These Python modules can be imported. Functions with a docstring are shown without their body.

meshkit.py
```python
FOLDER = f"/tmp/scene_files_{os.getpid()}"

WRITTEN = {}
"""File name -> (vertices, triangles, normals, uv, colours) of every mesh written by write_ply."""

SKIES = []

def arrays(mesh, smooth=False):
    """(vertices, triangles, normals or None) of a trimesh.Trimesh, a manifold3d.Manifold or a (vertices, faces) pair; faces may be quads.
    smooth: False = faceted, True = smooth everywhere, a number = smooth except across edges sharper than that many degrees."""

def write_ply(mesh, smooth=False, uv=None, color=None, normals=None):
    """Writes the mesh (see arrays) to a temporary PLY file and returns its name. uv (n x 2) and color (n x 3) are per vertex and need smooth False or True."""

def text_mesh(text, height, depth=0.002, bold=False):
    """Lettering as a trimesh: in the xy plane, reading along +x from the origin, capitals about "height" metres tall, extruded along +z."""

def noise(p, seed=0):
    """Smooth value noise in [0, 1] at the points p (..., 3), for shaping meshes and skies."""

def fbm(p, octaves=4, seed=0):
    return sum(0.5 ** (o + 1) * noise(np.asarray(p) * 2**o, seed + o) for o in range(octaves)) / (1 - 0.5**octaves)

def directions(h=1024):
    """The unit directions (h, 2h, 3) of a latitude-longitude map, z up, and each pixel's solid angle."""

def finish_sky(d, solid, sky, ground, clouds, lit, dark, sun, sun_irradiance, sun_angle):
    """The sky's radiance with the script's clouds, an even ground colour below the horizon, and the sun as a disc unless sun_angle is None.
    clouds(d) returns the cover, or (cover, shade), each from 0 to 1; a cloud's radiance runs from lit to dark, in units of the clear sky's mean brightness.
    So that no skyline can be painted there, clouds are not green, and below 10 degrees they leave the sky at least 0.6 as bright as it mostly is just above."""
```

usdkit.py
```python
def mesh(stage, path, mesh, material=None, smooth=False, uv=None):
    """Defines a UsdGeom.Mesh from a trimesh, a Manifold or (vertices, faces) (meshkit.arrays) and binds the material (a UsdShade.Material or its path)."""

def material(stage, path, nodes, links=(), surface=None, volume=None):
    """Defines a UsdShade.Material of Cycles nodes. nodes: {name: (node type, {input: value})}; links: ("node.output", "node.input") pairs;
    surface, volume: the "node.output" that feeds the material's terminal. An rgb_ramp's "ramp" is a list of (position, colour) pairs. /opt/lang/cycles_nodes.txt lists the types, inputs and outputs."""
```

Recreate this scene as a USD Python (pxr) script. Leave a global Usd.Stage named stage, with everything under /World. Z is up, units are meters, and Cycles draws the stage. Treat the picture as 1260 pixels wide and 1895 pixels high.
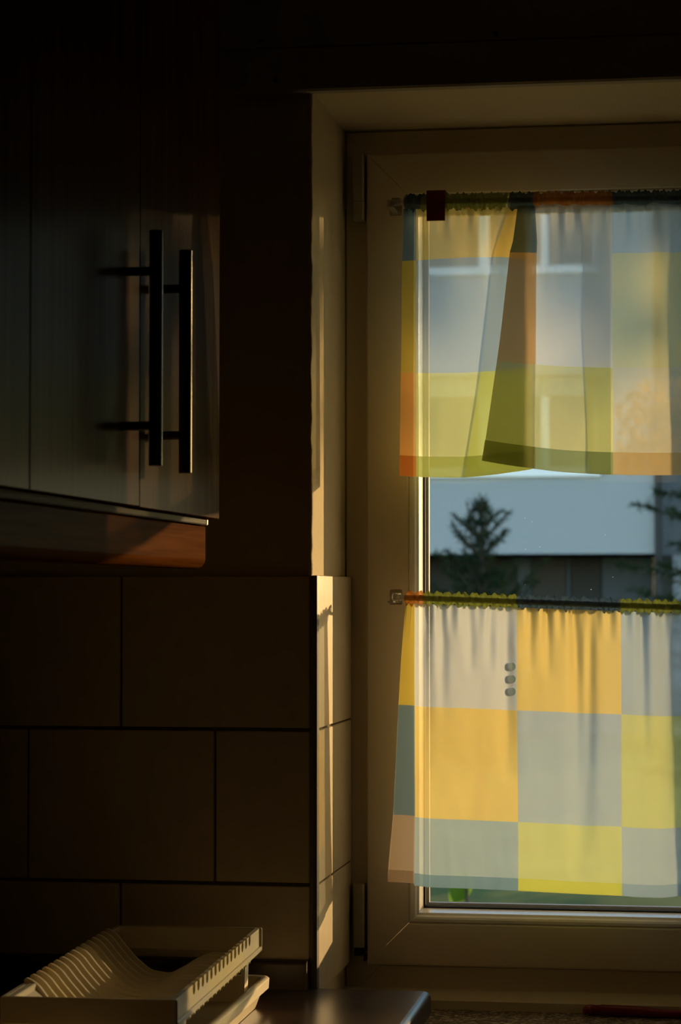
import math, random
import numpy as np, trimesh, shapely
from shapely.geometry import Polygon, LineString, Point, box as sbox
from pxr import Usd, UsdGeom, UsdLux, UsdShade, Gf, Sdf, Vt
import usdkit, meshkit

stage = Usd.Stage.CreateInMemory()
UsdGeom.SetStageUpAxis(stage, 'Z')
UsdGeom.SetStageMetersPerUnit(stage, 1.0)
UsdGeom.Xform.Define(stage, '/World')
UsdGeom.Scope.Define(stage, '/World/Looks')
T = Sdf.ValueTypeNames
rng = random.Random(7)
nrg = np.random.default_rng(7)

# ------------------------------------------------------------------ camera, sky, sun, exposure
EYE = np.array([0.0, 0.0, 1.434]); YAW, PITCH = math.radians(9.0026), math.radians(1.9572)
EXPOSURE = 0.0
SUN_AZ, SUN_EL = math.radians(31.0), math.radians(7.0)   # azimuth measured from the window's normal towards +x
SUN_POWER, SUN_COLOR = 1.46, (1.0, 0.61, 0.27)
SKY_POWER = 0.30

cam = UsdGeom.Camera.Define(stage, '/World/camera')
fw = np.array([-math.sin(YAW)*math.cos(PITCH), math.cos(YAW)*math.cos(PITCH), math.sin(PITCH)])
rt = np.array([math.cos(YAW), math.sin(YAW), 0]); upv = np.cross(rt, fw)
cam.AddTransformOp().Set(Gf.Matrix4d(*rt, 0, *upv, 0, *(-fw), 0, *EYE, 1))
cam.CreateFocalLengthAttr(85.0); cam.CreateHorizontalApertureAttr(24.0); cam.CreateVerticalApertureAttr(24.0*1895/1260)
cam.CreateFStopAttr(11.0); cam.CreateFocusDistanceAttr(3.3); cam.CreateExposureAttr(EXPOSURE)
cam.CreateClippingRangeAttr(Gf.Vec2f(0.05, 2000))

skym = usdkit.material(stage, '/World/Looks/evening_sky', {
    'sky': ('sky_texture', {'sky_type': 'multiple_scattering', 'sun_disc': False, 'sun_elevation': SUN_EL,
                            'sun_rotation': SUN_AZ, 'altitude': 200.0, 'air_density': 1.0, 'aerosol_density': 0.15, 'ozone_density': 1.0}),
    'bg': ('background_shader', {'strength': SKY_POWER})}, [('sky.color', 'bg.color')], surface='bg.background')
dome = UsdLux.DomeLight.Define(stage, '/World/sky')
dome.CreateIntensityAttr(1.0)
UsdShade.MaterialBindingAPI.Apply(dome.GetPrim()).Bind(skym)

sun = UsdLux.DistantLight.Define(stage, '/World/sun')
sun.CreateIntensityAttr(SUN_POWER); sun.CreateAngleAttr(0.53); sun.CreateNormalizeAttr(True); sun.CreateColorAttr(Gf.Vec3f(*SUN_COLOR))
sd = np.array([math.sin(SUN_AZ)*math.cos(SUN_EL), math.cos(SUN_AZ)*math.cos(SUN_EL), math.sin(SUN_EL)])  # towards the sun = light's +z
sx = np.cross([0, 0, 1.0], sd); sx /= np.linalg.norm(sx); sy = np.cross(sd, sx)
sun.AddTransformOp().Set(Gf.Matrix4d(*sx, 0, *sy, 0, *sd, 0, 0, 0, 0, 1))

# ------------------------------------------------------------------ helpers
_used = set()
def numbered(path):
    if path not in _used:
        _used.add(path); return path
    k = 1
    while f'{path}_{k:03d}' in _used: k += 1
    _used.add(f'{path}_{k:03d}'); return f'{path}_{k:03d}'

def tag(p, label=None, cat=None, group=None, kind=None):
    for k, v in (('label', label), ('category', cat), ('group', group), ('kind', kind)):
        if v: p.SetCustomDataByKey(k, v)
    return p

def path_of(parent): return '/World' if parent is None else str(parent.GetPath())

def obj(name, mesh, mat, parent=None, smooth=30, uv=None, label=None, kind=None):
    m = usdkit.mesh(stage, numbered(path_of(parent) + '/' + name), mesh, M[mat], smooth=smooth, uv=uv)
    p = m.GetPrim(); tag(p, label=label, kind=kind)
    return p

def thing(name, label=None, cat=None, loc=(0, 0, 0), rz=0.0, group=None, kind=None):
    x = UsdGeom.Xform.Define(stage, numbered('/World/' + name))
    if any(loc): x.AddTranslateOp().Set(Gf.Vec3d(*loc))
    if rz: x.AddRotateZOp().Set(rz)
    return tag(x.GetPrim(), label, cat, group, kind)

def cbox(x0, x1, y0, y1, z0, z1, c=0.0):
    if c <= 0:
        return trimesh.creation.box(bounds=[[x0, y0, z0], [x1, y1, z1]])
    pts = []
    for sx_, X in ((1, x0), (-1, x1)):
        for sy_, Y in ((1, y0), (-1, y1)):
            for sz_, Z in ((1, z0), (-1, z1)):
                pts += [(X, Y+sy_*c, Z+sz_*c), (X+sx_*c, Y, Z+sz_*c), (X+sx_*c, Y+sy_*c, Z)]
    return trimesh.convex.convex_hull(np.array(pts))

def cat(*ms): return trimesh.util.concatenate(list(ms))

def tube(points, r, n=10, caps=True):
    p = np.asarray(points, float); r = np.broadcast_to(np.asarray(r, float), (len(p),))
    t = np.gradient(p, axis=0); t /= np.maximum(np.linalg.norm(t, axis=1, keepdims=True), 1e-12)
    ref = np.array([0, 0, 1.0]) if abs(t[0][2]) < .9 else np.array([1.0, 0, 0])
    V = []
    for i in range(len(p)):
        a = np.cross(ref, t[i]); a /= np.linalg.norm(a); b = np.cross(t[i], a)
        th = np.arange(n)*2*math.pi/n
        V.append(p[i] + r[i]*(np.cos(th)[:, None]*a + np.sin(th)[:, None]*b))
    V = np.vstack(V); F = []
    for i in range(len(p)-1):
        for k in range(n):
            a0, a1 = i*n+k, i*n+(k+1) % n
            F += [(a0, a1, a1+n), (a0, a1+n, a0+n)]
    if caps:
        V = np.vstack([V, p[0], p[-1]]); m = len(V); l = (len(p)-1)*n
        for k in range(n):
            F += [(m-2, (k+1) % n, k), (m-1, l+k, l+(k+1) % n)]
    return trimesh.Trimesh(V, F, process=False)

def lathe_x(prof, y, z, n=20):           # prof: (x, radius) along the x axis
    p = np.array([(x, y, z) for x, _ in prof]); return tube(p, [r for _, r in prof], n)

def extrude(poly, h):                      # polygon in xy, extruded along +z from 0
    return trimesh.creation.extrude_polygon(poly, h, engine='earcut')

def place(mesh, cols, origin):             # maps local axes x,y,z onto three given world axes
    m = mesh.copy(); Mx = np.eye(4); Mx[:3, :3] = np.array(cols, float).T; Mx[:3, 3] = origin
    m.apply_transform(Mx)
    if np.linalg.det(Mx[:3, :3]) < 0: pass
    return m

def yz_prism(pts, x0, x1):                 # polygon given in (y, z), extruded along x
    return place(extrude(Polygon(pts), x1-x0), ((0, 1, 0), (0, 0, 1), (1, 0, 0)), (x0, 0, 0))
def xz_prism(pts, y0, y1):                 # polygon given in (x, z), extruded along y
    m = place(extrude(Polygon(pts), y1-y0), ((1, 0, 0), (0, 0, 1), (0, -1, 0)), (0, y1, 0)); return m
def xy_prism(pts, z0, z1):
    m = extrude(Polygon(pts), z1-z0); m.apply_translation((0, 0, z0)); return m

def mitred(profile, x0, x1, z0, z1, gap=0.0):
    """Four mitred bars of a rectangular frame. profile: closed polygon of (inset, y)."""
    base = extrude(Polygon(profile), 1.0); out = []
    for side in ('left', 'right', 'bottom', 'top'):
        m = base.copy(); d, y, t = m.vertices.T; lo = t < .5
        if side in ('left', 'right'):
            X = x0+d if side == 'left' else x1-d
            Z = np.where(lo, z0+d+gap, z1-d-gap)
        else:
            Z = z0+d if side == 'bottom' else z1-d
            X = np.where(lo, x0+d+gap, x1-d-gap)
        m = trimesh.Trimesh(np.stack([X, y, Z], 1), m.faces, process=False)
        if m.volume < 0: m.invert()
        out.append(m)
    return out

# ------------------------------------------------------------------ materials
M = {}
def mat(name, nodes, links=(), surface='p.BSDF'):
    M[name] = usdkit.material(stage, '/World/Looks/' + name, nodes, links, surface)

def plain(name, col, rough=.5, metal=0.0, bump=0.0, scale=60.0, spec=.5, vary=0.0, coat=0.0):
    n = {'p': ('principled_bsdf', {'base_color': col, 'roughness': rough, 'metallic': metal, 'specular_ior_level': spec, 'coat_weight': coat})}
    l = []
    if bump or vary:
        n['g'] = ('geometry', {}); n['n'] = ('noise_texture', {'scale': scale, 'detail': 4.0}); l += [('g.position', 'n.vector')]
    if vary:
        n['r'] = ('rgb_ramp', {'ramp': [(0.3, tuple(c*(1-vary) for c in col)), (0.7, tuple(min(1, c*(1+vary)) for c in col))]})
        l += [('n.fac', 'r.fac'), ('r.color', 'p.base_color')]
    if bump:
        n['b'] = ('bump', {'strength': bump, 'distance': 0.002}); l += [('n.fac', 'b.height'), ('b.normal', 'p.normal')]
    mat(name, n, l)

def wood(name, dark, light, axis, rough=.3, scale=9.0, stretch=14.0, coat=0.0, spec=.5):
    sc = [scale*stretch]*3; sc[axis] = scale
    mat(name, {'g': ('geometry', {}), 'm': ('mapping', {'scale': tuple(sc)}),
               'n': ('noise_texture', {'scale': 1.0, 'detail': 5.0, 'distortion': .6}),
               'r': ('rgb_ramp', {'ramp': [(.3, dark), (.68, light)]}),
               'b': ('bump', {'strength': .12, 'distance': .0006}),
               'p': ('principled_bsdf', {'roughness': rough, 'coat_weight': coat, 'coat_roughness': .12, 'specular_ior_level': spec})},
        [('g.position', 'm.vector'), ('m.vector', 'n.vector'), ('n.fac', 'r.fac'), ('r.color', 'p.base_color'), ('n.fac', 'b.height'), ('b.normal', 'p.normal')])

plain('plaster', (.64, .53, .34), .9, bump=.5, scale=220, spec=.2)
plain('ceiling_paint', (.70, .68, .56), .9, spec=.2)
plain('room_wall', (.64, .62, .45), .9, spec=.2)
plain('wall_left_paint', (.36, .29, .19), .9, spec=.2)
plain('floor_wood', (.09, .05, .025), .5)
plain('box_board', (.40, .33, .25), .75, bump=.15, scale=40, spec=.3)
plain('screw_dark', (.02, .016, .012), .6)
plain('tile_glaze', (.64, .53, .36), .34, bump=.03, scale=30, vary=.05)
plain('grout', (.10, .075, .05), .95, bump=.3, scale=300)
plain('tile_edge', (.17, .14, .10), .5)
plain('pvc', (.72, .62, .46), .38, bump=.02, scale=90)
plain('pvc_bead', (.82, .77, .66), .22)
plain('rubber', (.012, .013, .015), .6)
plain('spacer_metal', (.16, .155, .15), .5)
plain('hinge_plastic', (.46, .41, .31), .45)
plain('black_plastic', (.012, .011, .010), .5)
def satin(name, dark, light, axis, rough, gloss, scale=3.0, stretch=30.0):
    sc = [scale*stretch]*3; sc[axis] = scale
    mat(name, {'g': ('geometry', {}), 'm': ('mapping', {'scale': tuple(sc)}), 'n': ('noise_texture', {'scale': 1.0, 'detail': 5.0, 'distortion': .6}),
               'r': ('rgb_ramp', {'ramp': [(.3, dark), (.68, light)]}), 'b': ('bump', {'strength': .10, 'distance': .0004}),
               'd': ('diffuse_bsdf', {}), 'gl': ('glossy_bsdf', {'roughness': rough, 'color': (1, 1, 1)}), 'mx': ('mix_closure', {'fac': gloss})},
        [('g.position', 'm.vector'), ('m.vector', 'n.vector'), ('n.fac', 'r.fac'), ('r.color', 'd.color'), ('n.fac', 'b.height'), ('b.normal', 'gl.normal'),
         ('d.BSDF', 'mx.closure1'), ('gl.BSDF', 'mx.closure2')], surface='mx.closure')
satin('door_veneer', (.042, .0155, .0052), (.080, .029, .009), 2, .24, .018, scale=2.2, stretch=26)
satin('pelmet_veneer', (.065, .020, .004), (.115, .038, .008), 1, .26, .0028, scale=3, stretch=40)
plain('carcass', (.10, .045, .02), .5)
plain('alu', (.085, .08, .07), .8, spec=.1)
plain('white_cap', (.85, .82, .75), .5)
plain('handle_steel', (.10, .095, .09), .30, metal=1.0)
wood('counter_wood', (.022, .012, .008), (.060, .028, .014), 1, rough=.30, scale=1.6, stretch=22, spec=.4)
plain('rack_plastic', (.80, .69, .49), .45)
plain('tray_plastic', (.84, .73, .52), .42)
plain('red_plastic', (.20, .012, .020), .35)
plain('clip_red', (.16, .014, .014), .5)
plain('rod_white', (.75, .72, .66), .35)
plain('base_front', (.08, .035, .016), .4)
mat('granite', {'g': ('geometry', {}), 'v': ('voronoi_texture', {'scale': 210.0}), 'n': ('noise_texture', {'scale': 140.0, 'detail': 4.0}),
                's': ('separate_color', {}), 'mx': ('math', {'math_type': 'multiply'}),
                'r': ('rgb_ramp', {'ramp': [(.12, (.05, .04, .032)), (.30, (.20, .165, .12)), (.48, (.60, .54, .44))]}),
                'p': ('principled_bsdf', {'roughness': .3})},
    [('g.position', 'v.vector'), ('g.position', 'n.vector'), ('v.color', 's.color'), ('s.r', 'mx.value1'), ('n.fac', 'mx.value2'), ('mx.value', 'r.fac'), ('r.color', 'p.base_color')])
# window pane with a scatter of dust specks
mat('pane_glass', {'g': ('geometry', {}), 'v': ('voronoi_texture', {'scale': 95.0}), 'lt': ('math', {'math_type': 'less_than', 'value2': .055}),
                   's': ('separate_color', {}), 'lt2': ('math', {'math_type': 'less_than', 'value2': .13}), 'an': ('math', {'math_type': 'multiply'}),
                   'an2': ('math', {'math_type': 'multiply', 'value2': .7}),
                   'fr': ('fresnel', {'IOR': 1.45}), 't': ('transparent_bsdf', {'color': (.90, .93, .91)}), 'gl': ('glossy_bsdf', {'roughness': .0, 'color': (1, 1, 1)}),
                   'm': ('mix_closure', {}), 'd': ('translucent_bsdf', {'color': (.8, .8, .8)}), 'm2': ('mix_closure', {})},
    [('g.position', 'v.vector'), ('v.distance', 'lt.value1'), ('v.color', 's.color'), ('s.r', 'lt2.value1'), ('lt.value', 'an.value1'), ('lt2.value', 'an.value2'),
     ('an.value', 'an2.value1'), ('fr.fac', 'm.fac'), ('t.BSDF', 'm.closure1'), ('gl.BSDF', 'm.closure2'), ('an2.value', 'm2.fac'), ('m.closure', 'm2.closure1'), ('d.BSDF', 'm2.closure2')],
    surface='m2.closure')
mat('clear_plastic', {'fr': ('fresnel', {'IOR': 1.5}), 't': ('transparent_bsdf', {'color': (.93, .93, .92)}), 'gl': ('glossy_bsdf', {'roughness': .15, 'color': (1, 1, 1)}),
                      'm': ('mix_closure', {}), 'd': ('diffuse_bsdf', {'color': (.7, .68, .62)}), 'm2': ('mix_closure', {'fac': .16})},
    [('fr.fac', 'm.fac'), ('t.BSDF', 'm.closure1'), ('gl.BSDF', 'm.closure2'), ('m.closure', 'm2.closure1'), ('d.BSDF', 'm2.closure2')], surface='m2.closure')

WH, LB, BL, YE, YG, OR, BG, PK = (.74, .80, .86), (.52, .65, .78), (.31, .46, .60), (.92, .74, .26), (.72, .79, .36), (.74, .48, .18), (.42, .58, .52), (.76, .72, .66)
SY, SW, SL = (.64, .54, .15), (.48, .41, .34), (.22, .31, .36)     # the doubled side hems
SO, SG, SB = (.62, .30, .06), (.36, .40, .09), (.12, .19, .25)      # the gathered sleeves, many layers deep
def check_cloth(name, table, clear=.34, through=.54):
    """A sheer printed check: the colour is looked up from the column and row of the cloth's own coordinates."""
    n = 32; ramp = []
    flat = [table[r][min(c, len(table[r])-1)] if r < len(table) else WH for r in range(4+1) for c in range(6)]
    flat = (flat + [WH]*n)[:n]
    for k, c in enumerate(flat): ramp.append((k/n, c))
    mat(name, {'u': ('uvmap', {'attribute': 'st'}), 's': ('separate_xyz', {}), 'fx': ('math', {'math_type': 'floor'}), 'fy': ('math', {'math_type': 'floor'}),
               'ma': ('math', {'math_type': 'multiply_add', 'value2': 6.0}), 'md': ('math', {'math_type': 'add', 'value2': .5}), 'dv': ('math', {'math_type': 'divide', 'value2': float(n)}),
               'r': ('rgb_ramp', {'ramp': ramp, 'interpolate': False}),
               'tint': ('mix', {'fac': .48, 'color1': (1, 1, 1)}),
               't': ('transparent_bsdf', {}), 'd': ('diffuse_bsdf', {}), 'tr': ('translucent_bsdf', {}),
               'm1': ('mix_closure', {'fac': through}), 'm2': ('mix_closure', {'fac': clear})},
        [('u.UV', 's.vector'), ('s.x', 'fx.value1'), ('s.y', 'fy.value1'), ('fy.value', 'ma.value1'), ('fx.value', 'ma.value3'), ('ma.value', 'md.value1'), ('md.value', 'dv.value1'),
         ('dv.value', 'r.fac'), ('r.color', 'tint.color2'), ('tint.color', 't.color'), ('r.color', 'd.color'), ('r.color', 'tr.color'),
         ('d.BSDF', 'm1.closure1'), ('tr.BSDF', 'm1.closure2'), ('m1.closure', 'm2.closure1'), ('t.BSDF', 'm2.closure2')], surface='m2.closure')
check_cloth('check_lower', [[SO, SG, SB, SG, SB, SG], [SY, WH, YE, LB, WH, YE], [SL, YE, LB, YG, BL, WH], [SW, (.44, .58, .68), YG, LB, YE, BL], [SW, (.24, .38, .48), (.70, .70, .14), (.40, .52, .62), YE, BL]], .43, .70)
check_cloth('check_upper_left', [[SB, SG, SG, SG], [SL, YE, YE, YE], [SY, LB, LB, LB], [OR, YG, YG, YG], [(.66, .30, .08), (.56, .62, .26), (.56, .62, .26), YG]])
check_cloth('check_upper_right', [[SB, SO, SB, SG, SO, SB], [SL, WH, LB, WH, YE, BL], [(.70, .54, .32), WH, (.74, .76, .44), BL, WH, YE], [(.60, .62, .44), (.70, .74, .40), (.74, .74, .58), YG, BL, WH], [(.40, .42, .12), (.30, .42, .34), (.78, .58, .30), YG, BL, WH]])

mat('button_plastic', {'d': ('diffuse_bsdf', {'color': (.55, .64, .66)}), 't': ('translucent_bsdf', {'color': (.66, .76, .78)}), 'm': ('mix_closure', {'fac': .5})}, [('d.BSDF', 'm.closure1'), ('t.BSDF', 'm.closure2')], surface='m.closure')
# exterior
plain('facade', (.345, .36, .365), .9, bump=.1, scale=4, spec=.2)
plain('facade_grey', (.17, .18, .185), .9, spec=.2)
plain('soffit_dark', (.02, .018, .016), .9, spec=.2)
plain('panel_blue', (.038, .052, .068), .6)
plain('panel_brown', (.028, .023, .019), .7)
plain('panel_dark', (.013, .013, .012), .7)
plain('win_white', (.80, .80, .78), .5)
plain('sill_white', (.86, .86, .84), .5)
plain('shutter', (.34, .33, .29), .7)
plain('inner_curtain', (.46, .30, .17), .9)
plain('pipe_dark', (.02, .02, .02), .6)
mat('far_glass', {'p': ('principled_bsdf', {'base_color': (.03, .035, .04), 'roughness': .05}), }, surface='p.BSDF')
plain('grass', (.112, .132, .036), .95, vary=.35, scale=.9, spec=.1)
plain('bark', (.05, .037, .026), .9)
def leaf(name, col, tcol, w=.45):
    mat(name, {'d': ('diffuse_bsdf', {'color': col}), 't': ('translucent_bsdf', {'color': tcol}), 'm': ('mix_closure', {'fac': w})},
        [('d.BSDF', 'm.closure1'), ('t.BSDF', 'm.closure2')], surface='m.closure')
leaf('needle', (.018, .040, .020), (.02, .04, .015), .25)
leaf('warm_leaf', (.30, .17, .045), (.55, .30, .06), .55)
leaf('green_leaf', (.05, .10, .025), (.09, .16, .03), .4)
leaf('bright_leaf', (.10, .19, .03), (.20, .33, .05), .55)

# ------------------------------------------------------------------ the setting
XL, XR, YB, YW, ZC = -1.0, 2.3, -1.7, 3.18, 2.55       # room
RX0, RX1, RZ0, RZ1 = -0.5432, 0.142, 0.842, 2.112       # window niche in the wall
YF, YO = 3.47, 3.70                                     # frame face, outer wall face

def struct(name, mesh, m, parent=None, **k):
    return obj(name, mesh, m, parent, kind='structure' if parent is None else None, **k)

struct('floor', cbox(XL-.2, XR+.2, YB-.2, YO, -.2, 0), 'floor_wood')
struct('ceiling', cbox(XL-.2, XR+.2, YB-.2, YO, ZC, ZC+.2), 'ceiling_paint')
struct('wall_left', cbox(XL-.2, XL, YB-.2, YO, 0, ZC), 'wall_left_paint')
struct('wall_right', cbox(XR, XR+.2, YB-.2, YO, 0, ZC), 'room_wall')
struct('wall_back', cbox(XL, XR, YB-.2, YB, 0, ZC), 'room_wall')
ww = thing('wall_window', kind='structure')
# plaster body of the wall: four solid pieces round the niche, joined into one mesh
def plaster_front():
    ms = [cbox(XL, RX0, YW, 3.545, 0, ZC), cbox(RX1, XR, YW, 3.545, 0, ZC), cbox(RX0, RX1, YW, 3.545, RZ1, ZC), cbox(RX0, RX1, YW, 3.545, 0, RZ0-.03)]
    # the outside leaf of the wall laps over the window frame
    ms += [cbox(XL, -.478, 3.545, YO, 0, ZC), cbox(.115, XR, 3.545, YO, 0, ZC), cbox(-.478, .115, 3.545, YO, 2.045, ZC), cbox(-.478, .115, 3.545, YO, 0, .915)]
    return cat(*ms)
obj('plaster', plaster_front(), 'plaster', ww, smooth=False)
# slightly crumbled plaster arris beside the niche
zz = np.linspace(1.46, RZ1-.004, 90); prof = []
for k, z in enumerate(zz):
    prof.append((RX0 - .0035 + .0016*meshkit.noise(np.array([[z*70, 1.3, 2.2]]))[0] + .0012*meshkit.noise(np.array([[z*22, 4, 1]]))[0], YW+.0002, z))
obj('plaster_edge', tube(prof, .0032, 8), 'plaster', ww)

# ceramic tiles on the wall and on the niche's side
rows = [(1.2553, 1.4593), (1.0498, 1.2523), (.9035, 1.0468)]
J = .0026; TW = .2585
for i, (z0, z1) in enumerate(rows):
    off = -.8021 if i != 1 else -.6726
    edges = [off]
    while edges[0]-TW > XL: edges.insert(0, edges[0]-TW)
    edges = [XL-.001] + edges + [RX0+.0006]
    edges = sorted(edges)
    for a, b in zip(edges[:-1], edges[1:]):
        if b-a < .02: continue
        obj('tile', cbox(a+J/2, min(b-J/2, RX0-.0005), YW-.0085, YW+.001, z0+.0008, z1-.0008, .0012), 'tile_glaze', ww)
    obj('tile', cbox(RX0-.0005, RX0+.0098, YW+.0025, 3.4665, z0-.0002, z1+.0002, .0010), 'tile_glaze', ww)
obj('grout', cat(cbox(XL, RX0-.001, YW-.0062, YW+.0005, .9035, 1.4575), cbox(RX0-.0005, RX0+.0076, YW+.002, 3.466, .9035, 1.4575)), 'grout', ww, smooth=False)
struct('trim_1', xy_prism([(RX0-.0004, YW-.0088), (RX0+.004, YW-.0088), (RX0+.0085, YW-.006), (RX0+.0102, YW-.001), (RX0+.0102, YW+.0022), (RX0-.0004, YW+.0022)], .9125, 1.4590), 'tile_edge')

# boarding of the shutter box above the window
tr2 = thing('trim_2', kind='structure')
sb = Polygon([(YW, RZ1-.0045), (YW-.017, RZ1-.0045), (YW-.020, RZ1-.0015), (YW-.020, 2.1645), (YW-.018, 2.1662), (YW, 2.1662)])
obj('board', yz_prism(list(sb.exterior.coords)[:-1], -.70, .30), 'box_board', tr2)
obj('board', yz_prism([(YW, 2.1668), (YW-.018, 2.1668), (YW-.020, 2.1685), (YW-.020, ZC-.004), (YW, ZC-.004)], -.70, .30), 'box_board', tr2)
for x, z in ((-.6087, 2.177), (-.5887, 2.1237), (-.2929, 2.1757), (.06, 2.125)):
    s = trimesh.creation.cylinder(.0032, .0026, sections=16); s.apply_transform(trimesh.transformations.rotation_matrix(math.pi/2, [1, 0, 0])); s.apply_translation((x, YW-.0205, z))
    obj('screw_head', s, 'screw_dark', tr2)

# window
SX0, SX1, SZ0, SZ1 = -.5093, .108, .9010, 2.0750      # sash
YS = 3.455; DI = .0613
w1 = thing('window_1', kind='structure')
fp = [(0, YF+.003), (.003, YF), (.052, YF), (.0545, YF+.003), (.0545, YF+.07), (0, YF+.07)]
for m in mitred(fp, RX0, RX1, RZ0+.004, RZ1, .0002): obj('frame', m, 'pvc', w1)
spf = [(0, YS+.004), (.0012, YS+.0012), (.004, YS), (DI-.003, YS), (DI-.001, YS+.001), (DI, YS+.003), (DI, YS+.065), (.0, YS+.065)]
for m in mitred(spf, SX0, SX1, SZ0, SZ1, .0003): obj('sash', m, 'pvc', w1)
bp = [(DI, YS+.0035), (DI+.0022, YS+.001), (DI+.006, YS+.0008), (DI+.0088, YS+.0022), (DI+.0104, YS+.0044), (DI+.0112, YS+.0056), (DI+.0134, YS+.0068), (DI+.0142, YS+.0078), (DI+.0146, YS+.010), (DI+.0168, YS+.0405), (DI, YS+.0405)]
for m in mitred(bp, SX0, SX1, SZ0, SZ1, .0001): obj('glazing_bead', m, 'pvc_bead', w1, smooth=25)
gp = [(DI+.010, YS+.0408), (DI+.0192, YS+.0395), (DI+.0198, YS+.0412), (DI+.0192, YS+.046), (DI+.010, YS+.046)]
for m in mitred(gp, SX0, SX1, SZ0, SZ1): obj('gasket', m, 'rubber', w1, smooth=False)
pp = [(DI+.010, YS+.0505), (DI+.0235, YS+.0505), (DI+.0235, YS+.062), (DI+.010, YS+.062)]
for m in mitred(pp, SX0, SX1, SZ0, SZ1): obj('spacer', m, 'spacer_metal', w1, smooth=False)
obj('pane', cbox(SX0+DI+.011, SX1-DI-.011, YS+.0462, YS+.0500, SZ0+DI+.011, SZ1-DI-.011), 'pane_glass', w1, smooth=False)
def hinge(z0, z1):
    m = xy_prism([(-.5285, YF), (-.5285, YS-.006), (-.5265, YS-.0085), (-.5145, YS-.0085), (-.5125, YS-.006), (-.5125, YF)], z0, z1)
    return obj('hinge_cover', m, 'hinge_plastic', w1)
hinge(1.9781, 2.0050); hinge(2.0056, 2.0754)
hinge(.9265, 1.0170)
obj('hinge_pin', cat(cbox(-.5265, -.5140, YS-.006, YF, .9145, .9262, .001), cbox(-.5150, -.5100, YS-.004, YF, .9215, .9262, .0008), cbox(-.5140, -.5100, YS-.002, YF, .9065, .9145, .0008)), 'black_plastic', w1, smooth=False)
struct('trim_3', yz_prism([(YF, .842), (YF-.026, .842), (YF-.026, .8545), (YF-.0235, .8575), (YF-.010, .8645), (YF, .8675)], RX0, RX1), 'pvc')
# stone window board
struct('trim_4', cbox(RX0, RX1, YW-.022, YF+.005, .812, .842, .002), 'granite')

# ------------------------------------------------------------------ wall cabinets
XD = -.62; ZD0, ZD1 = 1.5285, 2.245
def door(parent, y0, y1, hy=None, dz=0.0, label=None):
    d = obj('door', cbox(XD-.019, XD, y0, y1, ZD0+dz, ZD1+dz, .0009), 'door_veneer', parent, label=label)
    if hy is not None:
        z0, z1 = 1.5685+dz, 1.8155+dz; xb = -.585
        bar = tube([(xb, hy, z0), (xb, hy, z0+.0006), (xb, hy, z1-.0006), (xb, hy, z1)], [.0066, .0073, .0073, .0066], 28)
        posts = [tube([(XD+.0002, hy, zz), (xb, hy, zz)], .0048, 16) for zz in (1.6103+dz, 1.7728+dz)]
        obj('handle', cat(bar, *posts), 'handle_steel', d, smooth=40, label='dark steel bar handle on two posts')
    return d
def wall_cabinet(y0, y1, label):
    c = thing('wall_cabinet', label, 'kitchen cabinet')
    xf = XD-.0205
    obj('body', cat(cbox(XL+.001, xf, y0+.0008, y0+.017, 1.527, 2.247), cbox(XL+.001, xf, y1-.017, y1-.0008, 1.527, 2.247), cbox(XL+.001, xf, y0+.017, y1-.017, 1.527, 1.543),
                    cbox(XL+.001, xf, y0+.017, y1-.017, 2.231, 2.247), cbox(XL+.001, XL+.008, y0+.017, y1-.017, 1.543, 2.231)), 'carcass', c, smooth=False)
    return c
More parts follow.
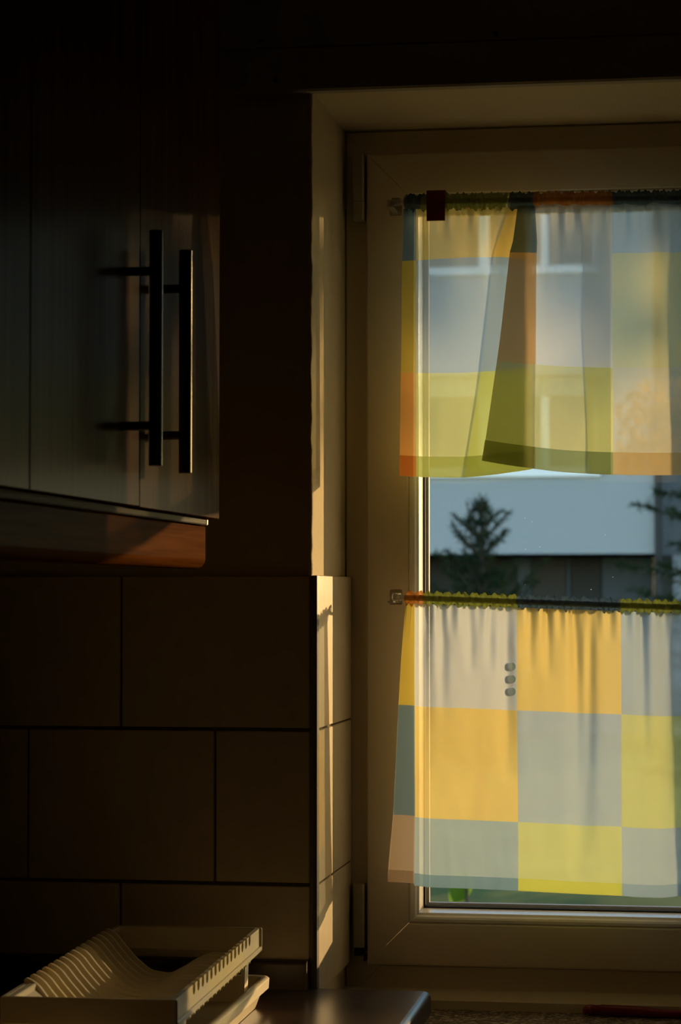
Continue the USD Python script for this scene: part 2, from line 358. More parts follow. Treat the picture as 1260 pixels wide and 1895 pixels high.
c1 = wall_cabinet(2.113, 2.9475, 'dark red-brown wall cabinet with two steel bar handles near the window')
door(c1, 2.1146, 2.5288, 2.4565); door(c1, 2.5312, 2.9470, 2.598, -.0008)
c2 = wall_cabinet(1.278, 2.1118, 'dark wall cabinet at the left picture edge, next to the cabinet with bar handles')
door(c2, 1.2795, 1.6938, 1.62); door(c2, 1.6962, 2.1110, 1.763)
# light rail: aluminium strip and veneered pelmet under both cabinets
lr = thing('light_strip', 'thin grey metal light strip under the wall cabinet doors', 'light strip')
obj('profile', cbox(-.660, -.628, 1.30, 2.9080, 1.5195, 1.5265, .0012), 'alu', lr)
obj('end_cap', cbox(-.659, -.6275, 2.9082, 2.9165, 1.5193, 1.5267, .001), 'white_cap', lr, label='small white end cap')
pts = [(-.655, 1.519), (-.6375, 1.519), (-.6358, 1.5182), (-.635, 1.5165)]
pts += [(-.635 - .013*(1-math.cos(t)), 1.4785 - .013*math.sin(t)) for t in np.linspace(0, math.pi/2, 8)] + [(-.655, 1.4655)]
body = xz_prism(pts, 1.30, 2.9345)
capm = xz_prism([(x+(-.0012 if x > -.65 else 0), z+(.0022 if z < 1.49 else -.0015)) for x, z in pts], 2.9335, 2.9385)
pel = obj('pelmet', cat(body, capm), 'pelmet_veneer', None)
tag(pel, 'red-brown wooden pelmet board with rounded lower edge under the wall cabinets', 'pelmet')

# ------------------------------------------------------------------ worktop, base unit, upstand
XC = -.382
def rounded_profile():
    r = .010; p = [(XL+.001, .872), (XC-.014, .872)]
    p += [(XC-.014+.014*math.sin(t), .886-.014*math.cos(t)) for t in np.linspace(.2, math.pi/2, 6)]
    p += [(XC-r+r*math.cos(t), .902+r*math.sin(t)) for t in np.linspace(0, math.pi/2, 7)]
    return p + [(XL+.001, .912)]
wt = obj('worktop', xz_prism(rounded_profile(), .55, YW-.0088), 'counter_wood', None)
tag(wt, 'dark wooden kitchen worktop ending in a rounded edge before the window', 'worktop')
up = thing('worktop_upstand', 'low dark upstand strip along the tiles at the back of the worktop', 'upstand')
obj('strip', yz_prism([(YW-.0088, .9122), (YW-.0270, .9122), (YW-.0270, .944), (YW-.0255, .9475), (YW-.022, .9495), (YW-.0088, .9495)], XL+.001, -.5470), 'counter_wood', up)
obj('end_cap', yz_prism([(YW-.0088, .9122), (YW-.0276, .9122), (YW-.0276, .9445), (YW-.026, .948), (YW-.022, .9502), (YW-.0088, .9502)], -.5469, -.5448), 'base_front', up)
bc = thing('base_cabinet', 'dark base cabinet carrying the worktop below the picture edge', 'kitchen cabinet')
obj('body', cbox(XL+.001, -.425, .56, YW-.012, .10, .8718), 'carcass', bc, smooth=False)
obj('plinth', cbox(XL+.02, -.47, .56, YW-.012, 0, .0998), 'carcass', bc, smooth=False)
for k in range(4):
    obj('door', cbox(-.4248, -.406, .564+k*.65, .564+k*.65+.644, .112, .862, .001), 'base_front', bc)

# ------------------------------------------------------------------ dish rack in its drip tray
RW, RL, ZT = .184, .548, 1.008
def rack():
    r = thing('dish_rack', 'cream plastic dish rack with curved ribs standing on the worktop', 'dish rack', (-.7535, 2.482, 0), 1.65)
    H = .028
    # right rail: an upright board with a row of hook-shaped notches in its top edge
    rail = sbox(0, ZT-H, RL, ZT+.001)
    for k in range(15):
        b = .105+.0262*k
        rail = rail.difference(Point(b, ZT-.0035).buffer(.0072, 10)).difference(sbox(b-.0045, ZT-.003, b+.0065, ZT+.01))
    rail = rail.buffer(.0008).buffer(-.0008)
    m = place(extrude(rail, .0052), ((0, 1, 0), (0, 0, 1), (1, 0, 0)), (RW-.0052, 0, 0))
    lip = cbox(RW-.0005, RW+.0035, 0, RL, ZT-H, ZT-H+.006, .001)
    obj('notched_rail', cat(m, lip), 'rack_plastic', r, smooth=False)
    obj('rail', cat(cbox(-.0035, .0035, 0, RL, ZT-H, ZT+.001, .0012), cbox(.003, .012, .0, .088, ZT-.010, ZT+.001, .0012)), 'rack_plastic', r)
    obj('end_rail', cbox(-.0035, RW+.003, -.0045, .001, ZT-H, ZT+.0012, .0012), 'rack_plastic', r)
    obj('end_rail', cbox(-.0035, RW+.003, RL-.001, RL+.0045, ZT-H, ZT+.0012, .0012), 'rack_plastic', r)
    # corner plates between the end rails and the first ribs
    obj('corner_plate', xz_prism([(.002, ZT), (.006, ZT), (.030, ZT-.022), (.030, ZT-.025), (.002, ZT-.004)], .001, .090), 'rack_plastic', r)
    a = [.001, .010, .022, .040, .060, .080, .098, .118, .138, .158, RW-.004]
    z = [1.011, 1.006, .992, .973, .960, .9575, .965, .977, .984, .983, .976]
    aa = np.linspace(a[0], a[-1], 44)
    from scipy.interpolate import PchipInterpolator
    zc = PchipInterpolator(a, z)(aa)
    rib = LineString(np.stack([aa, zc], 1)).buffer(.0031, cap_style='round', join_style='round').simplify(.00015)
    rm = extrude(rib, .0052)
    for k in range(16):
        b = .0905+.0262*k
        obj('rib', place(rm, ((1, 0, 0), (0, 0, 1), (0, -1, 0)), (0, b+.0026, 0)), 'rack_plastic', r, smooth=35)
    for av, zv in ((.080, .9520), (.150, .9788)):
        obj('stringer', cbox(av-.0035, av+.0035, .001, RL-.001, zv-.005, zv+.002, .001), 'rack_plastic', r)
    for (ax, by) in ((RW-.006, .452), (RW-.006, .045), (.000, .452), (.000, .045)):
        leg = xz_prism([(ax-.002, ZT-H+.003), (ax+.004, ZT-H+.003), (ax+.002, .9192), (ax-.001, .9192)], by, by+.026)
        obj('leg', leg, 'rack_plastic', r, smooth=False)
rack()
def tray():
    t = thing('drip_tray', 'cream plastic drip tray under the dish rack', 'drip tray', (-.7670, 2.455, 0), 0.4)
    W, L = .196, .572
    def ring(o, z): return [(-o, -o, z), (W+o, -o, z), (W+o, L+o, z), (-o, L+o, z)]
    def rr(o, z, rad=.014, n=6):
        p = Polygon([(-o, -o), (W+o, -o), (W+o, L+o), (-o, L+o)]).buffer(-rad).buffer(rad, quad_segs=n)
        c = np.array(p.exterior.coords)[:-1]; return np.column_stack([c, np.full(len(c), z)])
    secs = [rr(-.016, .9125), rr(-.010, .9128), rr(-.003, .9335), rr(.0015, .9355), rr(.0045, .9360), rr(.0052, .9480), rr(.0036, .9500), rr(.0005, .9508), rr(-.0035, .9495), rr(-.0085, .9330), rr(-.0125, .9185), rr(-.018, .9165)]
    n = len(secs[0]); V = np.vstack(secs); F = []
    for i in range(len(secs)-1):
        for k in range(n):
            a0, a1 = i*n+k, i*n+(k+1) % n; F += [(a0, a1, a1+n), (a0, a1+n, a0+n)]
    V = np.vstack([V, [W/2, L/2, .9125], [W/2, L/2, .9165]]); c0, c1_ = len(V)-2, len(V)-1; l = (len(secs)-1)*n
    for k in range(n): F += [(c0, (k+1) % n, k), (c1_, l+k, l+(k+1) % n)]
    obj('tray_body', trimesh.Trimesh(V, F, process=False), 'tray_plastic', t, smooth=40)
tray()

# ------------------------------------------------------------------ red stick on the window board
xs = np.array([-.1945, -.1942, -.1930, -.1905, -.186, -.170, -.150, -.130, -.112, -.100, -.085, -.060, -.030, -.010, -.0085])
rs = np.array([.001, .0042, .0064, .0074, .0079, .0081, .0080, .0078, .0074, .0066, .0058, .0056, .0056, .0054, .002])
st_ = tube(np.stack([xs, 3.424+0*xs - .02*(xs+.19), .8422+rs], 1), rs, 18)
tag(obj('stick', st_, 'red_plastic', None), 'dark red plastic stick with rounded end lying on the stone window board', 'kitchen utensil')

# ------------------------------------------------------------------ curtain rods and curtains
YR = 3.400; K = YR/3.420            # the rods run 5.5 cm in front of the sash
def PZ(z): return 1.434 + (z-1.434)*K
def rod_z(kind, x):
    return PZ(1.4296) - .0352*(x+.4414) if kind == 'low' else PZ(1.9975) - .0120*(x+.4414)
def curtain_rod(kind, label):
    r = thing('curtain_rod', label, 'curtain rod')
    x0, x1 = -.4575, .056
    xs = np.linspace(x0, x1, 12)
    obj('rod', tube(np.stack([xs, 0*xs+YR, [rod_z(kind, x) for x in xs]], 1), .0042, 16), 'rod_white', r)
    for xh, s in ((-.4660, 1), (.0645, -1)):
        z = rod_z(kind, xh)
        m = cat(cbox(xh-.009, xh+.009, YS-.0025, YS-.0001, z-.011, z+.010, .001), cbox(xh-.004, xh+.004, YR-.006, YS-.0024, z-.0085, z-.0058, .0008),
                cbox(xh-.004, xh+.004, YR-.0085, YR-.0060, z-.0085, z+.002, .0008), tube([(xh+s*.002, YR, z), (xh+s*.0135, YR, z)], [.0062, .0058], 14))
        obj('holder', m, 'clear_plastic', r, smooth=30, label='clear plastic hook plate')
curtain_rod('up', 'curtain rod across the top of the window sash')
curtain_rod('low', 'curtain rod across the middle of the window with clear hook')

def sheet(name, matn, parent, us, vs, fn, smooth=True):
    """Cloth: us columns x vs rows, fn(u, v) -> x, y, z and the check coordinates c, r (arrays)."""
    U, V = np.meshgrid(us, vs)
    x, y, z, c, r = fn(U, V)
    P = np.stack([x, y, z], -1).reshape(-1, 3); S = np.stack([c, r], -1).reshape(-1, 2)
    nu, nv = len(us), len(vs); i = np.arange(nu*nv).reshape(nv, nu)
    q = np.stack([i[:-1, :-1], i[1:, :-1], i[1:, 1:], i[:-1, 1:]], -1).reshape(-1, 4)
    return obj(name, (P, q), matn, parent, smooth=smooth, uv=S)

def fb(x, z, s, seed): return meshkit.fbm(np.stack([x*s, z*s*.45, 0*x+.5], -1), 3, seed) - .5
def bump_(t): return np.exp(-t*t)
def sleeve(parent, matn, kind, x0, x1, cfun, R=.0092, seed=1):
    us = np.linspace(x0, x1, int((x1-x0)/.0011)); th = np.linspace(0, 2*math.pi, 19)
    def fn(U, V):
        ph = U*2*math.pi/.0128 + 2.6*meshkit.noise(np.stack([U*40, 0*U+seed, 0*U], -1)) + .5*np.sin(V)
        rr = R*(1 + (.32 if kind == 'low' else .20)*np.sin(ph)*(.75+.25*np.cos(V+.4)) + .12*np.sin(ph*2.3+V))
        z0 = rod_z(kind, U)
        return U + .0016*np.sin(ph*.5+V*2), YR + rr*np.cos(V)*.72, z0 + rr*np.sin(V) - .0006, cfun(U, 0*U), 0*U+.5
    return sheet('rod_sleeve', matn, parent, us, th, fn)

# ---- lower curtain
LOW_X = np.array([-.4470, -.4340, -.2880, -.1420, .0040, .0350, .0480])*K
def low_top(x): return rod_z('low', x) - .0085
hx = np.array([-.476, -.448, -.41, -.36, -.288, -.24, -.19, -.142, -.12, -.09, -.06, 0, .08, .16, .24, .31])*K
hz = np.array([1.0262, 1.0225, 1.0180, 1.0172, 1.0152, 1.0138, 1.0122, 1.0112, 1.0100, 1.0098, 1.0125, 1.011, 1.009, 1.013, 1.008, 1.011]); hz = PZ(hz)
def smooth_interp(x, xp, fp):
    from scipy.interpolate import PchipInterpolator
    return PchipInterpolator(xp, fp)(np.clip(x, xp[0], xp[-1]))
LOW_FOLDS = [(-.418, .013, .009, .6), (-.392, .010, .006, .4), (-.352, .009, .006, .25), (-.325, .011, .006, .24), (-.300, .015, .008, .60), (-.268, .008, .005, .22), (-.243, .010, .006, .25), (-.203, .015, .008, .95), (-.183, .012, .006, .8),
             (-.112, .014, .0065, .5), (-.075, .014, .012, .9), (-.03, .012, .009, .7), (.03, .010, .010, .8), (.08, .012, .012, .6), (.14, .012, .010, .9), (.19, .010, .010, .6), (.25, .012, .012, .9)]
def folds(x, d, L, table, seed):
    """Depth (towards the room) of the hanging folds at x, a distance d below the rod, on a cloth of length L."""
    y = np.zeros_like(x)
    for k, (xc, a, w, reach) in enumerate(table):
        drift = (d/L)*.016*math.sin(3.1*k+seed)
        grow = np.clip(1 - d/(L*reach), 0, 1)**.7
        y -= a*grow*bump_((x-xc-drift)/(w*(1+.9*d/L)))
    gather = np.clip(1-d/.050, 0, 1)
    y += .0038*gather*np.sin(x*2*math.pi/.0205 + 2.2*np.sin(x*31+seed))
    y += .0016*np.clip(1-d/.11, 0, 1)*np.sin(x*2*math.pi/.037 + 1.1)
    return y + .011*fb(x, d, 9, 3+seed) + .0038*fb(x, d, 34, 9+seed)
def low_xyz(u, v):
    """u: columns 0..6, v: rows 1..4 (row edges of the print)."""
    x0 = np.interp(u, np.arange(7), LOW_X)
    t = np.clip((v-1)/3, 0, 1)
    zt = low_top(x0); zb = smooth_interp(x0 - .02*t*(u < 1), hx, hz)
    d = np.interp(v, [1, 2, 3, 4], [0, .1475, .3080, .4060]); d = d*(zt-zb)/.4060
    left = np.exp(-np.maximum(u, 0)/.35)
    x = x0 - left*(.0275*t**.85) + left*.010*(1-t)**2*(u > .2)
    x = x + .0022*fb(x0, d, 16, 21)*(1+0*t)
    y = YR - .0035 + folds(x0, d, .41, LOW_FOLDS, 0) + .006*t
    return x, y, zt-d, d
def low_fn(u, v):
    x, y, z, d = low_xyz(u, v); return x, y, z, u, v
lc = thing('curtain', 'sheer yellow, white and blue checked half curtain on the lower rod', 'curtain')
us = np.concatenate([np.linspace(0, 1, 26)[:-1]] + [np.linspace(k, k+1, 92)[:-1] for k in range(1, 4)] + [np.linspace(4, 6, 40)])
vs = np.linspace(1, 3.999, 150)
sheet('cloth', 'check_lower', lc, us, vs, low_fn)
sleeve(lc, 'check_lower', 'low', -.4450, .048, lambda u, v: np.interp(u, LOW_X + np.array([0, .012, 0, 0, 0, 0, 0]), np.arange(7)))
def low_hem(u, v):
    x, y, z, d = low_xyz(u, v); return x, y-.0012, z-.0004*(v > 3.9), u, v
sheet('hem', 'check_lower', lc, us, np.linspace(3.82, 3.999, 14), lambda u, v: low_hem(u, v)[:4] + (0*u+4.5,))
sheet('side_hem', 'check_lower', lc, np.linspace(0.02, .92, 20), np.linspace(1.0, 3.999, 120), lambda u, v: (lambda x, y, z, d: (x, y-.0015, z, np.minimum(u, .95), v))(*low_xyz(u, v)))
for zc in (1.3320, 1.3142, 1.2966):
    b = trimesh.creation.cylinder(.0058, .0018, sections=24); b.apply_transform(trimesh.transformations.rotation_matrix(math.pi/2, [1, 0, 0]))
    x, y, z, d = low_xyz(np.array([1.945]), np.array([1+(1.421-zc)/.1475])); b.apply_translation((-.2957*K, y[0]+.0026, PZ(zc)))
    obj('button', b, 'button_plastic', lc, label='small clear round button')

# ---- upper left curtain
def up_top(x): return rod_z('up', x) - .0095
UL_FOLDS = [(-.395, .006, .010, .5), (-.36, .007, .010, .4), (-.31, .008, .010, .5)]
ulx = np.array([-.4540, -.4160, -.37, -.33, -.30, -.262])*K; ulz = PZ(np.array([1.6040, 1.6012, 1.6005, 1.6035, 1.6070, 1.6125]))
def ul_xyz(u, v):
    x0 = np.interp(u, [0, 1, 2], [-.4480, -.4290, -.2640])
    t = np.clip((v-1)/3, 0, 1); zt = up_top(x0); zb = smooth_interp(x0, ulx, ulz)
    d = np.interp(v, [1, 2, 3, 4], [0, .0745, .2370, .3860]); d = d*(zt-zb)/.3860
    x = x0 - np.exp(-u/.5)*(.0055*t) + .0018*fb(x0, d, 16, 40)
    y = YR + .001 + folds(x0, d, .39, UL_FOLDS, 5)*.8
    return x, y, zt-d + .0035*np.sin((x0+.43)*19)*np.exp(-((v-2)/.8)**2), d
ul = thing('curtain', 'sheer checked half curtain at the upper left of the window, behind the folded one', 'curtain')
us2 = np.concatenate([np.linspace(0, 1, 24)[:-1], np.linspace(1, 1.999, 120)])
vs2 = np.linspace(1, 3.999, 140)
def ul_fn(u, v):
    x, y, z, d = ul_xyz(u, v); return x, y, z, u, v
sheet('cloth', 'check_upper_left', ul, us2, vs2, ul_fn)
def ul_back(u, v):         # its free edge, turned back on the window side
    t = np.clip((v-1)/3, 0, 1); w0 = np.interp(t, [0, 1], [-.298, -.360]); xe = -.2645
    s = u
    uu = np.interp(xe + (w0-xe)*s, [-.4480, -.4290, -.2640], [0, 1, 1.999])
    x, y, z, d = ul_xyz(uu, v)
    return x + .0012*np.sin(9*t+2)*s, y + .0030*np.minimum(1, s*12) + .002*s, z, 0*u+1.5, v
sheet('turned_edge', 'check_upper_left', ul, np.linspace(0, 1, 60), vs2, ul_back)
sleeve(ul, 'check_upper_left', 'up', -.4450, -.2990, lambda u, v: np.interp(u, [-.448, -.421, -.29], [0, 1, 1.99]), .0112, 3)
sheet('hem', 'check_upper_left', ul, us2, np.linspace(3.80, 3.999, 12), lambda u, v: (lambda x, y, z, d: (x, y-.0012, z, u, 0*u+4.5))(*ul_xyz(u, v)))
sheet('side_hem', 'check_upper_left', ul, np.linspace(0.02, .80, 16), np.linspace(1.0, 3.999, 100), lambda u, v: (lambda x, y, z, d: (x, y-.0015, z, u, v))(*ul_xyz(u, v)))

# ---- upper right curtain, its left edge folded over
UR_FOLDS = [(-.243, .010, .007, .4), (-.228, .010, .006, .3), (-.205, .006, .006, .2), (-.178, .008, .008, .3), (-.135, .006, .010, .5), (-.09, .010, .012, .8), (-.04, .010, .012, .6), (.02, .012, .012, .9), (.08, .011, .011, .7), (.14, .012, .012, .9), (.20, .010, .010, .6), (.26, .012, .012, .9)]
urx = np.array([-.336, -.30, -.262, -.215, -.15, -.09, -.05, .05, .15, .30])*K; urz = PZ(np.array([1.6235, 1.6170, 1.6115, 1.6060, 1.6022, 1.6010, 1.6010, 1.599, 1.602, 1.600]))
def ur_xyz(u, v):
    t = np.clip((v-1)/3, 0, 1)
    e = np.interp(t, [0, .25, .6, 1], [-.2830, -.2900, -.3090, -.3345])       # the folded edge leans to the left
    f = np.interp(t, [0, .25, 1], [-.2590, -.2560, -.2600])
    x0 = np.where(u < 1, e + (f-e)*u, np.interp(u, [1, 2, 3, 4, 5, 6], [0, .1080, .2540, .285, .297, .307]) + f + (-.259-f)*np.clip((u-1)/1, 0, 1))
    zt = up_top(x0); zb = smooth_interp(x0, urx, urz)
    d = np.interp(v, [1, 2, 3, 4], [0, .0690, .2330, .3860]); d = d*(zt-zb)/.3860
    x = x0 + .0015*fb(x0, d, 14, 60)
    y = YR - .0085 + folds(x0, d, .39, UR_FOLDS, 11)*np.clip((u-.2)/.6, .25, 1) - .002*np.exp(-u/.4)
    return x, y, zt-d, d
ur = thing('curtain', 'sheer checked half curtain on the upper rod with its left edge folded over', 'curtain')
us3 = np.concatenate([np.linspace(0, 1, 60)[:-1], np.linspace(1, 2, 80)[:-1]] + [np.linspace(2, 3, 80)[:-1]] + [np.linspace(3, 5.999, 50)])
vs3 = np.linspace(1, 3.999, 140)
sheet('cloth', 'check_upper_right', ur, us3, vs3, lambda u, v: (lambda x, y, z, d: (x, y, z, u, v))(*ur_xyz(u, v)))
def ur_fold(u, v):         # the fold lies on the room side
    t = np.clip((v-1)/3, 0, 1)
    x, y, z, d = ur_xyz(u, v)
    wide = .97 + .03*np.sin(5*t)
    return x, y - .0034*np.minimum(1, u*9) - .0012*np.sin(u*3), z, np.where((v > 3) & (u < .62), 0, .5) + 0*u, v
sheet('folded_edge', 'check_upper_right', ur, np.linspace(0, .985, 50), vs3, ur_fold)
def ur_pleat(u, v):        # a shallow pleat further right
    t = np.clip((v-1)/3, 0, 1)
    x, y, z, d = ur_xyz(u, v)
    lean = .012*(t-.5) + .0022*np.sin(9*t)
    return x + lean*np.clip((2-u)/.5, 0, 1), y + .0042, z, u, v
sheet('pleat', 'check_upper_right', ur, np.linspace(1.62, 1.995, 40), vs3, ur_pleat)
sleeve(ur, 'check_upper_right', 'up', -.2965, .048, lambda u, v: np.interp(u, [-.30, -.262, -.151, -.005, .026, .038, .052], [0, 1, 2, 3, 4, 5, 5.99]), .0115, 8)
sheet('hem', 'check_upper_right', ur, us3, np.linspace(3.79, 3.999, 14), lambda u, v: (lambda x, y, z, d: (x, y-.0060*(u < 1)-.0012, z, u, 0*u+4.5))(*ur_xyz(u, v)))

# small red clip over the upper rod
cl = thing('clip', 'small dark red plastic clip hanging on the upper curtain rod', 'clip')
zc = rod_z('up', -.407)
xs0, xs1 = -.4125, -.3860
path = [(YR+.0145, zc-.006), (YR+.0145, zc+.0105), (YR+.011, zc+.0130), (YR-.0125, zc+.0130), (YR-.0155, zc+.0105), (YR-.0155, zc-.0300)]
prof = LineString(path).buffer(.0011, cap_style='flat', join_style='round')
obj('strap', yz_prism(list(prof.exterior.coords)[:-1], xs0, xs1), 'clip_red', cl)
obj('pad', cbox(xs0+.0005, xs1-.0005, YR-.0175, YR-.0150, zc-.0298, zc-.0065, .0006), 'clip_red', cl)

# ------------------------------------------------------------------ outside
ZG = -.6
g = struct('ground', cbox(-120, 120, YO, 220, ZG-.5, ZG), 'grass', smooth=False)
YBD = 34.0
bd = thing('apartment_building', 'long pale apartment building with white window sills across the lawn', 'building')
BX0, BX1 = -26.0, -.93
ZF0, ZF1 = 1.985, 8.6
wins = []
for zb, zt_ in ((3.175, 4.53), (6.045, 7.40)):
    x = -1.7397
    while x-4.0 > BX0:
        wins.append((x-3.6, x, zb, zt_)); x -= 6.2
fac = sbox(BX0, ZF0, BX1, ZF1)
for a, b, c, d in wins: fac = fac.difference(sbox(a, c, b, d))
def xz_poly(poly, y0, y1):
    return place(extrude(poly, y1-y0), ((1, 0, 0), (0, 0, 1), (0, -1, 0)), (0, y1, 0))
obj('wall', xz_poly(fac, YBD, YBD+.35), 'facade', bd, smooth=False)
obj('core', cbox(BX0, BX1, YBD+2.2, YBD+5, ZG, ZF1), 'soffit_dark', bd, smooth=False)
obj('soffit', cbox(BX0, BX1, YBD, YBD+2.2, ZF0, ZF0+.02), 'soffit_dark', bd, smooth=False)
obj('roof', cbox(BX0-.3, BX1, YBD-.4, YBD+5.2, ZF1, ZF1+.3), 'facade_grey', bd, smooth=False)
obj('end_wall', cbox(BX1-.25, BX1, YBD+.35, YBD+5, ZF0, ZF1), 'facade', bd, smooth=False)
for i, (a, b, c, d) in enumerate(wins):
    w = obj('window', cat(cbox(a, b, YBD+.12, YBD+.2, c, c+.06), cbox(a, b, YBD+.12, YBD+.2, d-.06, d), cbox(a, a+.06, YBD+.12, YBD+.2, c, d), cbox(b-.06, b, YBD+.12, YBD+.2, c, d),
                          cbox(b-.79, b-.675, YBD+.11, YBD+.2, c, d), cbox(b-1.67, b-1.515, YBD+.11, YBD+.2, c, d), cbox(b-2.62, b-2.5, YBD+.11, YBD+.2, c, d)), 'win_white', bd, smooth=False)
    obj('pane', cbox(a+.05, b-.05, YBD+.15, YBD+.16, c+.05, d-.05), 'far_glass', w, smooth=False)
    obj('sill', cbox(a-.06, b+.06, YBD-.06, YBD+.2, c-.085, c, .01), 'sill_white', bd, smooth=False)
    if c < 5: obj('blind', cbox(a+.02, b-.02, YBD+.09, YBD+.12, d-.29, d), 'shutter', bd, smooth=False)
obj('downpipe', tube([(-.885, YBD-.06, ZG), (-.885, YBD-.06, ZF1)], .055, 12), 'pipe_dark', bd)
yy = YBD+1.5
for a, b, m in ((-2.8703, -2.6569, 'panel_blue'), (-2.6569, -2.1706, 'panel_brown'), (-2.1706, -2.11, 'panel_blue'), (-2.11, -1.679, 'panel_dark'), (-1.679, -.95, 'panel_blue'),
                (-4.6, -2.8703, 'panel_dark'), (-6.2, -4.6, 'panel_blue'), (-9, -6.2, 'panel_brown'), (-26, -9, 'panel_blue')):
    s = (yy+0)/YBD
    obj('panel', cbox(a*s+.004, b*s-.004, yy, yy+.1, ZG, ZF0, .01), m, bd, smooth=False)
wg = thing('building_wing', 'grey low building wing right of the drainpipe behind the conifer', 'building')
obj('wall', cbox(-.925, 2.4, YBD+1.2, YBD+1.6, 2.0, ZF1), 'facade_grey', wg, smooth=False)
obj('recess', cbox(-.925, -.72, YBD+1.0, YBD+1.5, ZG, 1.999), 'panel_dark', wg, smooth=False)
obj('base_wall', cbox(-.715, 2.4, YBD+1.2, YBD+1.6, ZG, 2.0), 'facade', wg, smooth=False)
obj('wing_roof', cbox(-.925, 2.6, YBD+.9, YBD+5, ZF1, ZF1+.3), 'facade_grey', wg, smooth=False)

def needles(segs, n_per_m, length, width, droop=.3):
    P, F = [], []
    for a, b in segs:
        a, b = np.array(a), np.array(b); L = np.linalg.norm(b-a)
        t = (b-a)/L; k = max(2, int(L*n_per_m))
        for _ in range(k):
            p = a + (b-a)*nrg.random(); d = t*.7 + nrg.normal(size=3)*.75; d[2] -= droop*.3; d /= np.linalg.norm(d)
            s = np.cross(d, nrg.normal(size=3)); s /= np.linalg.norm(s); l = length*(.6+.7*nrg.random())
            i = len(P); P += [p-s*width/2, p+s*width/2, p+d*l]; F.append((i, i+1, i+2))
    return trimesh.Trimesh(np.array(P), np.array(F), process=False)

def spruce(name, label, x, y, top, radius_at, n_whorl, leaders, npm, nl, nw, z0=ZG, rise=.3):
    t = thing(name, label, 'tree')
    obj('trunk', tube([(x, y, z0), (x+.02, y, (z0+top)/2), (x, y, top)], [.07, .045, .006], 8), 'bark', t)
    segs = []; br = []
    for k in range(n_whorl):
        f = (k+.5)/n_whorl; z = z0+.35 + (top-z0-.45)*f; R = radius_at(f)
        for j in range(6):
            an = 2*math.pi*(j+.37*k+.3*rng.random())/6; r = R*(.45+.8*rng.random())
            e = np.array([x+r*math.cos(an), y+r*math.sin(an), z + r*rise*(.6+.8*rng.random())]); s = np.array([x, y, z])
            m = (s+e)/2 + np.array([0, 0, -.06*r]); segs += [(s, m), (m, e)]; br.append(tube([s, m, e], [.014, .010, .004], 5, False))
            for q in (.45, .65, .85):
                b0 = s+(e-s)*q; side = np.array([-math.sin(an), math.cos(an), 0])
                for sg in (-1, 1): segs.append((b0, b0 + sg*side*r*.32*(1.15-q) + (e-s)*.16))
    for dx, h in leaders:
        s = np.array([x+dx*.3, y, top-h*1.3]); e = np.array([x+dx, y, top-h*0+ (0 if dx == 0 else -.09)])
        segs.append((s, e)); br.append(tube([s, e], [.012, .005], 5, False))
    obj('branches', cat(*br), 'bark', t, smooth=False)
    tag(obj('needles', needles(segs, npm, nl, nw), 'needle', t, smooth=False), kind='stuff')
spruce('spruce', 'small dark spruce tree standing on the lawn before the building', -2.19, 22.0, 2.36, lambda f: .06+.80*(1-f)**.8, 19, ((.02, .26), (-.075, .30), (.05, .5), (-.12, .6)), 120, .075, .013, rise=.75)
spruce('conifer', 'large dark conifer reaching in from the right edge of the picture', .22, 20.0, 3.6, lambda f: .50+1.0*(1-f)**.8, 16, ((0, .2),), 95, .085, .014, rise=.15)

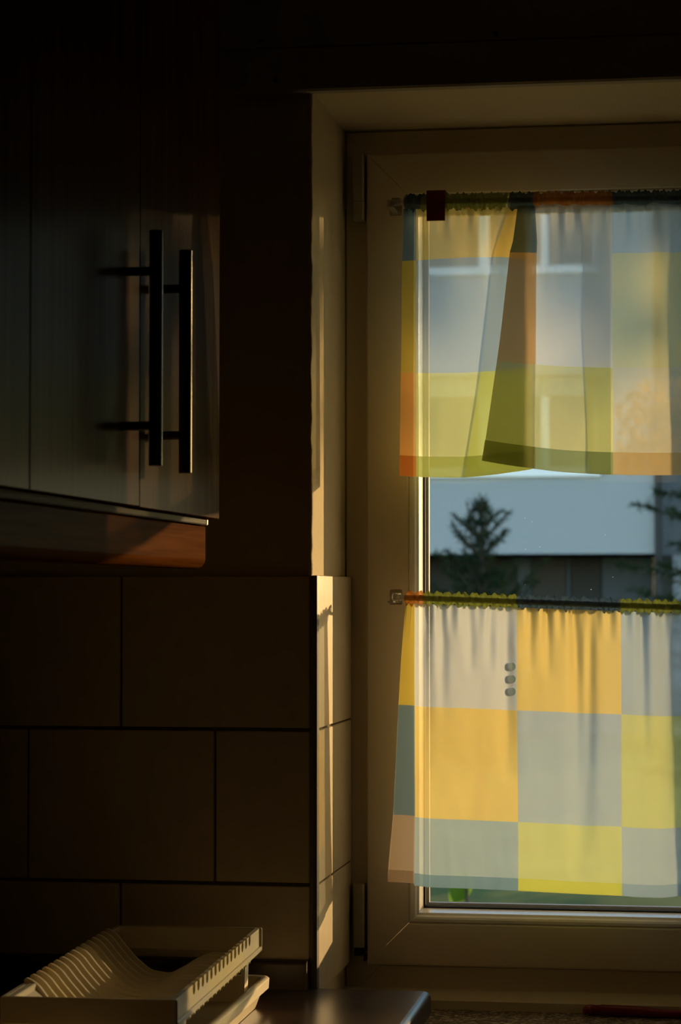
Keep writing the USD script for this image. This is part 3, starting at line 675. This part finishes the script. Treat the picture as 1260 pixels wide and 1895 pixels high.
def leafy(name, label, trunk, blobs, n, size, m):
    t = thing(name, label, 'tree')
    obj('trunk', tube(trunk, [.10, .07, .03], 8), 'bark', t)
    P, F = [], []
    for (c, r) in blobs:
        for _ in range(int(n*r*r)):
            d = nrg.normal(size=3); d /= np.linalg.norm(d); p = np.array(c) + d*r*nrg.random()**.4*np.array([1, 1, .8])
            a = nrg.normal(size=3); a /= np.linalg.norm(a); b = np.cross(a, nrg.normal(size=3)); b /= np.linalg.norm(b); s = size*(.6+.8*nrg.random())
            i = len(P); P += [p-a*s, p+b*s*.5, p+a*s, p-b*s*.5]; F += [(i, i+1, i+2), (i, i+2, i+3)]
    tag(obj('foliage', trimesh.Trimesh(np.array(P), np.array(F), process=False), m, t, smooth=False), kind='stuff')
leafy('autumn_tree', 'golden leafed tree showing through the upper curtain at the right', [(.45, 26, ZG), (.35, 26, 1.6), (-.1, 26, 3.0)],
      [((-.62, 26, 3.35), .52), ((-.15, 26, 3.15), .55), ((.35, 26, 3.5), .8), ((-.9, 26.2, 2.95), .28), ((.1, 26, 4.0), .6)], 1500, .06, 'warm_leaf')

# a broad tree right of the view, between the low sun and the upper half of the window
leafy('shade_tree', 'broad green tree standing well right of the view, casting shade on the upper curtains', [(5.6, 12.3, ZG), (5.6, 12.3, 1.8), (5.3, 12.2, 3.6)],
      [((4.85, 12.0, 3.42), .64), ((4.35, 12.2, 3.55), .62), ((5.5, 12.1, 3.65), .85), ((5.0, 12.4, 4.5), .9)], 430, .10, 'green_leaf')

# young plant whose leaf tips show below the lower curtain
yp = thing('young_plant', 'bright green leafy young plant seen below the lower curtain hem', 'plant')
px, py = -.84, 8.0
obj('stem', tube([(px, py, ZG), (px+.004, py, .2), (px-.006, py, .53)], [.009, .008, .004], 8), 'bark', yp)
def leaf_mesh(base, d, L, W, n=8):
    base, d = np.array(base), np.array(d, float); d /= np.linalg.norm(d); s = np.cross(d, [0, 1, .3]); s /= np.linalg.norm(s); nn = np.cross(s, d)
    P, F = [], []
    for k in range(n+1):
        t = k/n; w = W*math.sin(math.pi*min(1, t**.75))**.8*.5 if 0 < t < 1 else .0005
        c = base + d*L*t + np.array([0, 0, -.10*L*t*t]); P += [c-s*w+nn*w*.25, c, c+s*w+nn*w*.25]
    for k in range(n):
        for j in (0, 1):
            a = 3*k+j; F += [(a, a+1, a+4), (a, a+4, a+3)]
    return trimesh.Trimesh(np.array(P), np.array(F), process=False)
for k, (z, ax, az, L) in enumerate(((.512, -.36, -1.0, .105), (.475, -1.0, -.9, .075))):
    obj('leaf', leaf_mesh((px-.004, py-.01*k, z), (ax, -.2, az), L, .075), 'bright_leaf', yp, smooth=True)
